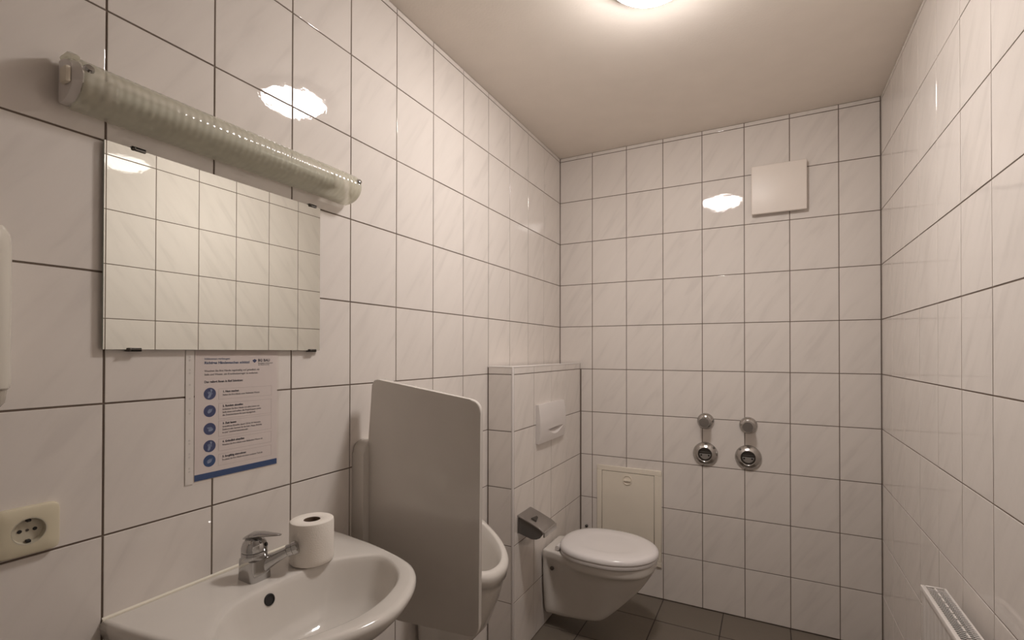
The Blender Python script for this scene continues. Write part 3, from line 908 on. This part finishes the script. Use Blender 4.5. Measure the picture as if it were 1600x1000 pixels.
boxo('front_flap', M['brushed'], ph, (0.124, 0.133, -HY, HY, -0.028, -0.004), 0.003, 2)

# ------------------------------------------------------------------ access panel
ap = thing('access_panel', 'cream access panel with round latch on the far wall behind the toilet', 'access panel', (0.413, 0, 0.43))
x0, x1, z0, z1 = 0.2335, 0.5945, 0.172, 0.690
bm = bmesh.new()
fwid = 0.028
for b6 in ((x0, x1, z0, z0 + fwid), (x0, x1, z1 - fwid, z1), (x0, x0 + fwid, z0 + fwid, z1 - fwid), (x1 - fwid - 0.010, x1, z0 + fwid, z1 - fwid)):
    box(bm, b6[0], b6[1], -0.010, 0.0, b6[2], b6[3], 0.0018, 1)
loc_(link('frame', bm, M['panel_paint'], ap, smooth=True), ap)
loc_(boxo('door', M['panel_paint'], ap, (x0 + fwid + 0.0025, x1 - fwid - 0.0125, -0.0085, -0.0014, z0 + fwid + 0.0025, z1 - fwid - 0.0025), 0.001, 1), ap)
bm = bmesh.new()
lathe(bm, [(0.026, 0.0086), (0.0265, 0.0125), (0.0245, 0.0135), (0.0225, 0.0120), (0.0215, 0.0087), (0, 0.0087)], (0.409, 0, 0.621), (0, -1, 0), 28)
boxo_gap = loc_(boxo('gap_shade_plate', M['gap'], ap, (x0 + 0.012, x1 - 0.02, -0.0012, -0.0004, z0 + 0.012, z1 - 0.012), 0), ap)  # flat dark plate behind the door, painting the shade in its gap
la = loc_(link('latch', bm, M['panel_paint'], ap, smooth=True), ap)
bm = bmesh.new(); box(bm, 0.390, 0.428, -0.0175, -0.0088, 0.615, 0.622, 0.0015)
loc_(link('latch_grip', bm, M['panel_paint'], ap, smooth=True), ap)

# small dark plug left of the panel
bm = bmesh.new(); lathe(bm, [(0.008, 0.0003), (0.008, 0.010), (0.005, 0.013), (0, 0.0135)], (0.1695, 0, 0.326), (0, -1, 0), 14)
tag(link('wall_screw', bm, M['dark_metal'], smooth=True), 'small dark screw head in the far wall left of the access panel', 'screw')

# ------------------------------------------------------------------ ventilation cover
vn = thing('vent_cover', 'square cream plastic vent cover high on the far wall', 'vent', (1.154, 0, 2.134))
bm = bmesh.new(); box(bm, -0.112, 0.112, -0.012, 0.0, -0.112, 0.112, 0.003)
link('mounting_frame', bm, M['white_plastic'], vn, smooth=True)
bm = bmesh.new(); box(bm, -0.119, 0.119, -0.030, -0.016, -0.119, 0.119, 0.004, 3)
link('front_cover', bm, M['vent_plastic'], vn, smooth=True)
for dx in (-0.09, 0.09):
    for dz in (-0.09, 0.09):
        boxo('spacer', M['white_plastic'], vn, (dx - 0.012, dx + 0.012, -0.0165, -0.0115, dz - 0.012, dz + 0.012), 0.001, 1)

# ------------------------------------------------------------------ concealed valves
def stop_valve(x, z, label):
    t = thing('stop_valve', label, 'valve', (x, 0, z), 'chrome stop valve caps on the far wall')
    bm = bmesh.new()
    lathe(bm, [(0.041, 0.0003), (0.042, 0.003), (0.039, 0.009), (0.031, 0.017), (0.027, 0.020)], (0, 0, 0), (0, -1, 0), 36)
    link('rosette', bm, M['fit'], t, smooth=True)
    bm = bmesh.new()
    lathe(bm, [(0.0245, 0.0201), (0.0260, 0.022), (0.0260, 0.071), (0.0240, 0.074)], (0, 0, 0), (0, -1, 0), 30)
    link('cap', bm, M['satin'], t, smooth=True)
def meter_valve(x, z, label):
    t = thing('meter_fitting', label, 'valve', (x, 0, z), 'round chrome meter fittings on the far wall')
    bm = bmesh.new()
    lathe(bm, [(0.060, 0.0003), (0.0615, 0.003), (0.058, 0.010), (0.043, 0.022), (0.036, 0.0255), (0.034, 0.024), (0.033, 0.012)], (0, 0, 0), (0, -1, 0), 44, True, False)
    link('escutcheon', bm, M['fit'], t, smooth=True)
    bm = bmesh.new(); lathe(bm, [(0.0330, 0.010), (0.0330, 0.0125), (0, 0.0125)], (0, 0, 0), (0, -1, 0), 32)
    link('recess_plate', bm, M['dark_metal'], t, smooth=True)
    bm = bmesh.new()
    n = 16
    arc = [(0.027 * math.cos(PI + PI * k / n), 0.027 * math.sin(PI + PI * k / n) + 0.002) for k in range(n + 1)]
    prism(bm, arc, -0.0185, -0.0126, 'y', bev=0.001, seg=1)
    link('dial_plate', bm, M['brushed'], t, smooth=True)
    for dx in (-0.018, 0.018):
        bm = bmesh.new(); lathe(bm, [(0.0045, 0.0186), (0.0045, 0.0192), (0, 0.0192)], (dx, 0, -0.0045), (0, -1, 0), 12)
        link('pin_hole', bm, M['black'], t)
    bm = bmesh.new(); box(bm, -0.026, 0.026, -0.0200, -0.0126, 0.004, 0.013, 0.001, 1)
    link('cross_bar', bm, M['dark_metal'], t)
stop_valve(0.818, 0.976, 'small chrome valve cap, left of the upper pair on the far wall')
stop_valve(1.0185, 0.968, 'small chrome valve cap, right of the upper pair on the far wall')
meter_valve(0.8165, 0.806, 'round chrome meter fitting, left of the lower pair on the far wall')
meter_valve(1.0180, 0.808, 'round chrome meter fitting, right of the lower pair on the far wall')

# ------------------------------------------------------------------ radiator
RX0, RX1, RY1, RY0, RZ1, RZ0 = 1.4790, 1.5330, -0.990, -2.19, 0.697, 0.10
ra = thing('radiator', 'white panel radiator with slotted top grille on the right wall', 'radiator', (RX0, (RY0 + RY1) / 2, RZ0))
bm = bmesh.new()
# front panel with vertical grooves
sec = []
y = RY1 - 0.004
pitch = 0.033
ysx = [RY1 - 0.002]
xs_ = [RX0 + 0.004]
k = 0
yy = RY1 - 0.03
pf = [(RY1 - 0.001, 0.006), (RY1 - 0.004, 0.002), (RY1 - 0.030, 0.002)]
while yy - pitch > RY0 + 0.03:
    pf += [(yy - 0.004, 0.0045), (yy - 0.010, 0.0065), (yy - 0.016, 0.0045), (yy - 0.020, 0.002), (yy - pitch + 0.001, 0.002)]
    yy -= pitch
pf += [(RY0 + 0.004, 0.002), (RY0 + 0.001, 0.006)]
A = [bm.verts.new((RX0 + d, y, RZ1 - 0.030)) for y, d in pf]
B = [bm.verts.new((RX0 + d, y, RZ0 + 0.02)) for y, d in pf]
A2 = [bm.verts.new((RX0 + 0.002, y, RZ1 - 0.020)) for y, d in pf]
B2 = [bm.verts.new((RX0 + 0.004, y, RZ0)) for y, d in pf]
Abk = [bm.verts.new((RX0 + 0.014, y, RZ1 - 0.020)) for y, d in pf]
Bbk = [bm.verts.new((RX0 + 0.014, y, RZ0)) for y, d in pf]
skin(bm, [A2, A, B, B2], False, False, closed=False)
skin(bm, [B2, Bbk, Abk, A2], False, False, closed=False)
for e in (0, -1):
    bm.faces.new((A2[e], A[e], B[e], B2[e], Bbk[e], Abk[e]))
loc_(link('front_panel', bm, M['radiator'], ra, smooth=True), ra)
# top grille: frame plus slats with open slots between
bm = bmesh.new()
zt0, zt1 = RZ1 - 0.016, RZ1
box(bm, RX0 - 0.0015, RX0 + 0.0085, RY0, RY1, zt0, zt1, 0.002, 2)
box(bm, RX1 - 0.0055, RX1, RY0, RY1, zt0, zt1, 0.002, 2)
box(bm, RX0 + 0.0085, RX1 - 0.0055, RY1 - 0.005, RY1, zt0, zt1, 0.0015, 1)
box(bm, RX0 + 0.0085, RX1 - 0.0055, RY0, RY0 + 0.005, zt0, zt1, 0.0015, 1)
loc_(link('grille_frame', bm, M['radiator'], ra, smooth=True), ra)
bm = bmesh.new()
xm_ = (RX0 + 0.0085 + RX1 - 0.0055) / 2
y = RY1 - 0.010
i = 0
sl = 0.006
while y > RY0 + 0.012:
    for xa, xb in ((RX0 + 0.0085, xm_), (xm_, RX1 - 0.0055)):
        vv = [bm.verts.new(p) for p in ((xa, y, zt1 - 0.002), (xb, y - sl, zt1 - 0.002), (xb, y - sl - 0.0030, zt1 - 0.002), (xa, y - 0.0030, zt1 - 0.002),
                                         (xa, y, zt1 - 0.0030), (xb, y - sl, zt1 - 0.0030), (xb, y - sl - 0.0030, zt1 - 0.0030), (xa, y - 0.0030, zt1 - 0.0030))]
        for f in ((0, 1, 2, 3), (7, 6, 5, 4), (0, 4, 5, 1), (1, 5, 6, 2), (2, 6, 7, 3), (3, 7, 4, 0)):
            bm.faces.new([vv[q] for q in f])
    y -= 0.0098
    i += 1
k = 0
y = RY1 - 0.008
while y > RY0 + 0.03:
    box(bm, xm_ - 0.0018, xm_ + 0.0018, y - 0.021, y, zt1 - 0.0052, zt1 - 0.0012)
    y -= 0.0294
o = loc_(link('grille_slats', bm, M['radiator'], ra), ra); o['kind'] = 'stuff'
loc_(boxo('rear_panel', M['radiator'], ra, (RX1 - 0.012, RX1 - 0.001, RY0 + 0.001, RY1 - 0.001, RZ0, zt0 - 0.0005), 0.002, 1), ra)
bm = bmesh.new(); box(bm, RX0 + 0.0145, RX1 - 0.0125, RY0 + 0.02, RY1 - 0.02, RZ0 + 0.05, zt1 - 0.0056)
loc_(link('convector_core_shade', bm, M['black'], ra), ra)  # convector core coloured black close under the slats as painted slot shade
for yb in (RY1 - 0.16, RY0 + 0.16):
    loc_(boxo('wall_bracket', M['radiator'], ra, (RX1 - 0.001, W - 0.0003, yb - 0.015, yb + 0.015, 0.45, 0.62), 0.001, 1), ra)

# ------------------------------------------------------------------ pieces that belong to a part
def sub(child, parent):
    """hang a part under another part of the same thing without moving it"""
    child.location = Vector(child.location) - Vector(parent.location)
    child.parent = parent
def kids(root, stem): return [o for o in root.children if o.name.split('.')[0] == stem]
strip_ = kids(sh, 'punched_strip')[0]
for o in kids(sh, 'punch_hole'): sub(o, strip_)
page_ = kids(sh, 'page')[0]
for o in kids(sh, 'text_line') + kids(sh, 'text_frame') + kids(sh, 'emblem') + kids(sh, 'blue_band'): sub(o, page_)
for d, i in zip(kids(sh, 'icon_drawing'), kids(sh, 'step_icon')): sub(d, i)
rec_ = kids(so, 'recess')[0]
for o in kids(so, 'pin_hole') + kids(so, 'centre_screw') + kids(so, 'earth_clip'): sub(o, rec_)
cap_ = kids(wl, 'end_cap')[0]
for o in kids(wl, 'cap_lip') + kids(wl, 'switch'): sub(o, cap_)
sub(kids(ap, 'latch_grip')[0], kids(ap, 'latch')[0])
sub(kids(tp, 'grub_screw_cover')[0], kids(tp, 'cartridge_dome')[0])
lid_ = kids(wc, 'lid')[0]
for o in kids(wc, 'hinge'): sub(o, lid_)
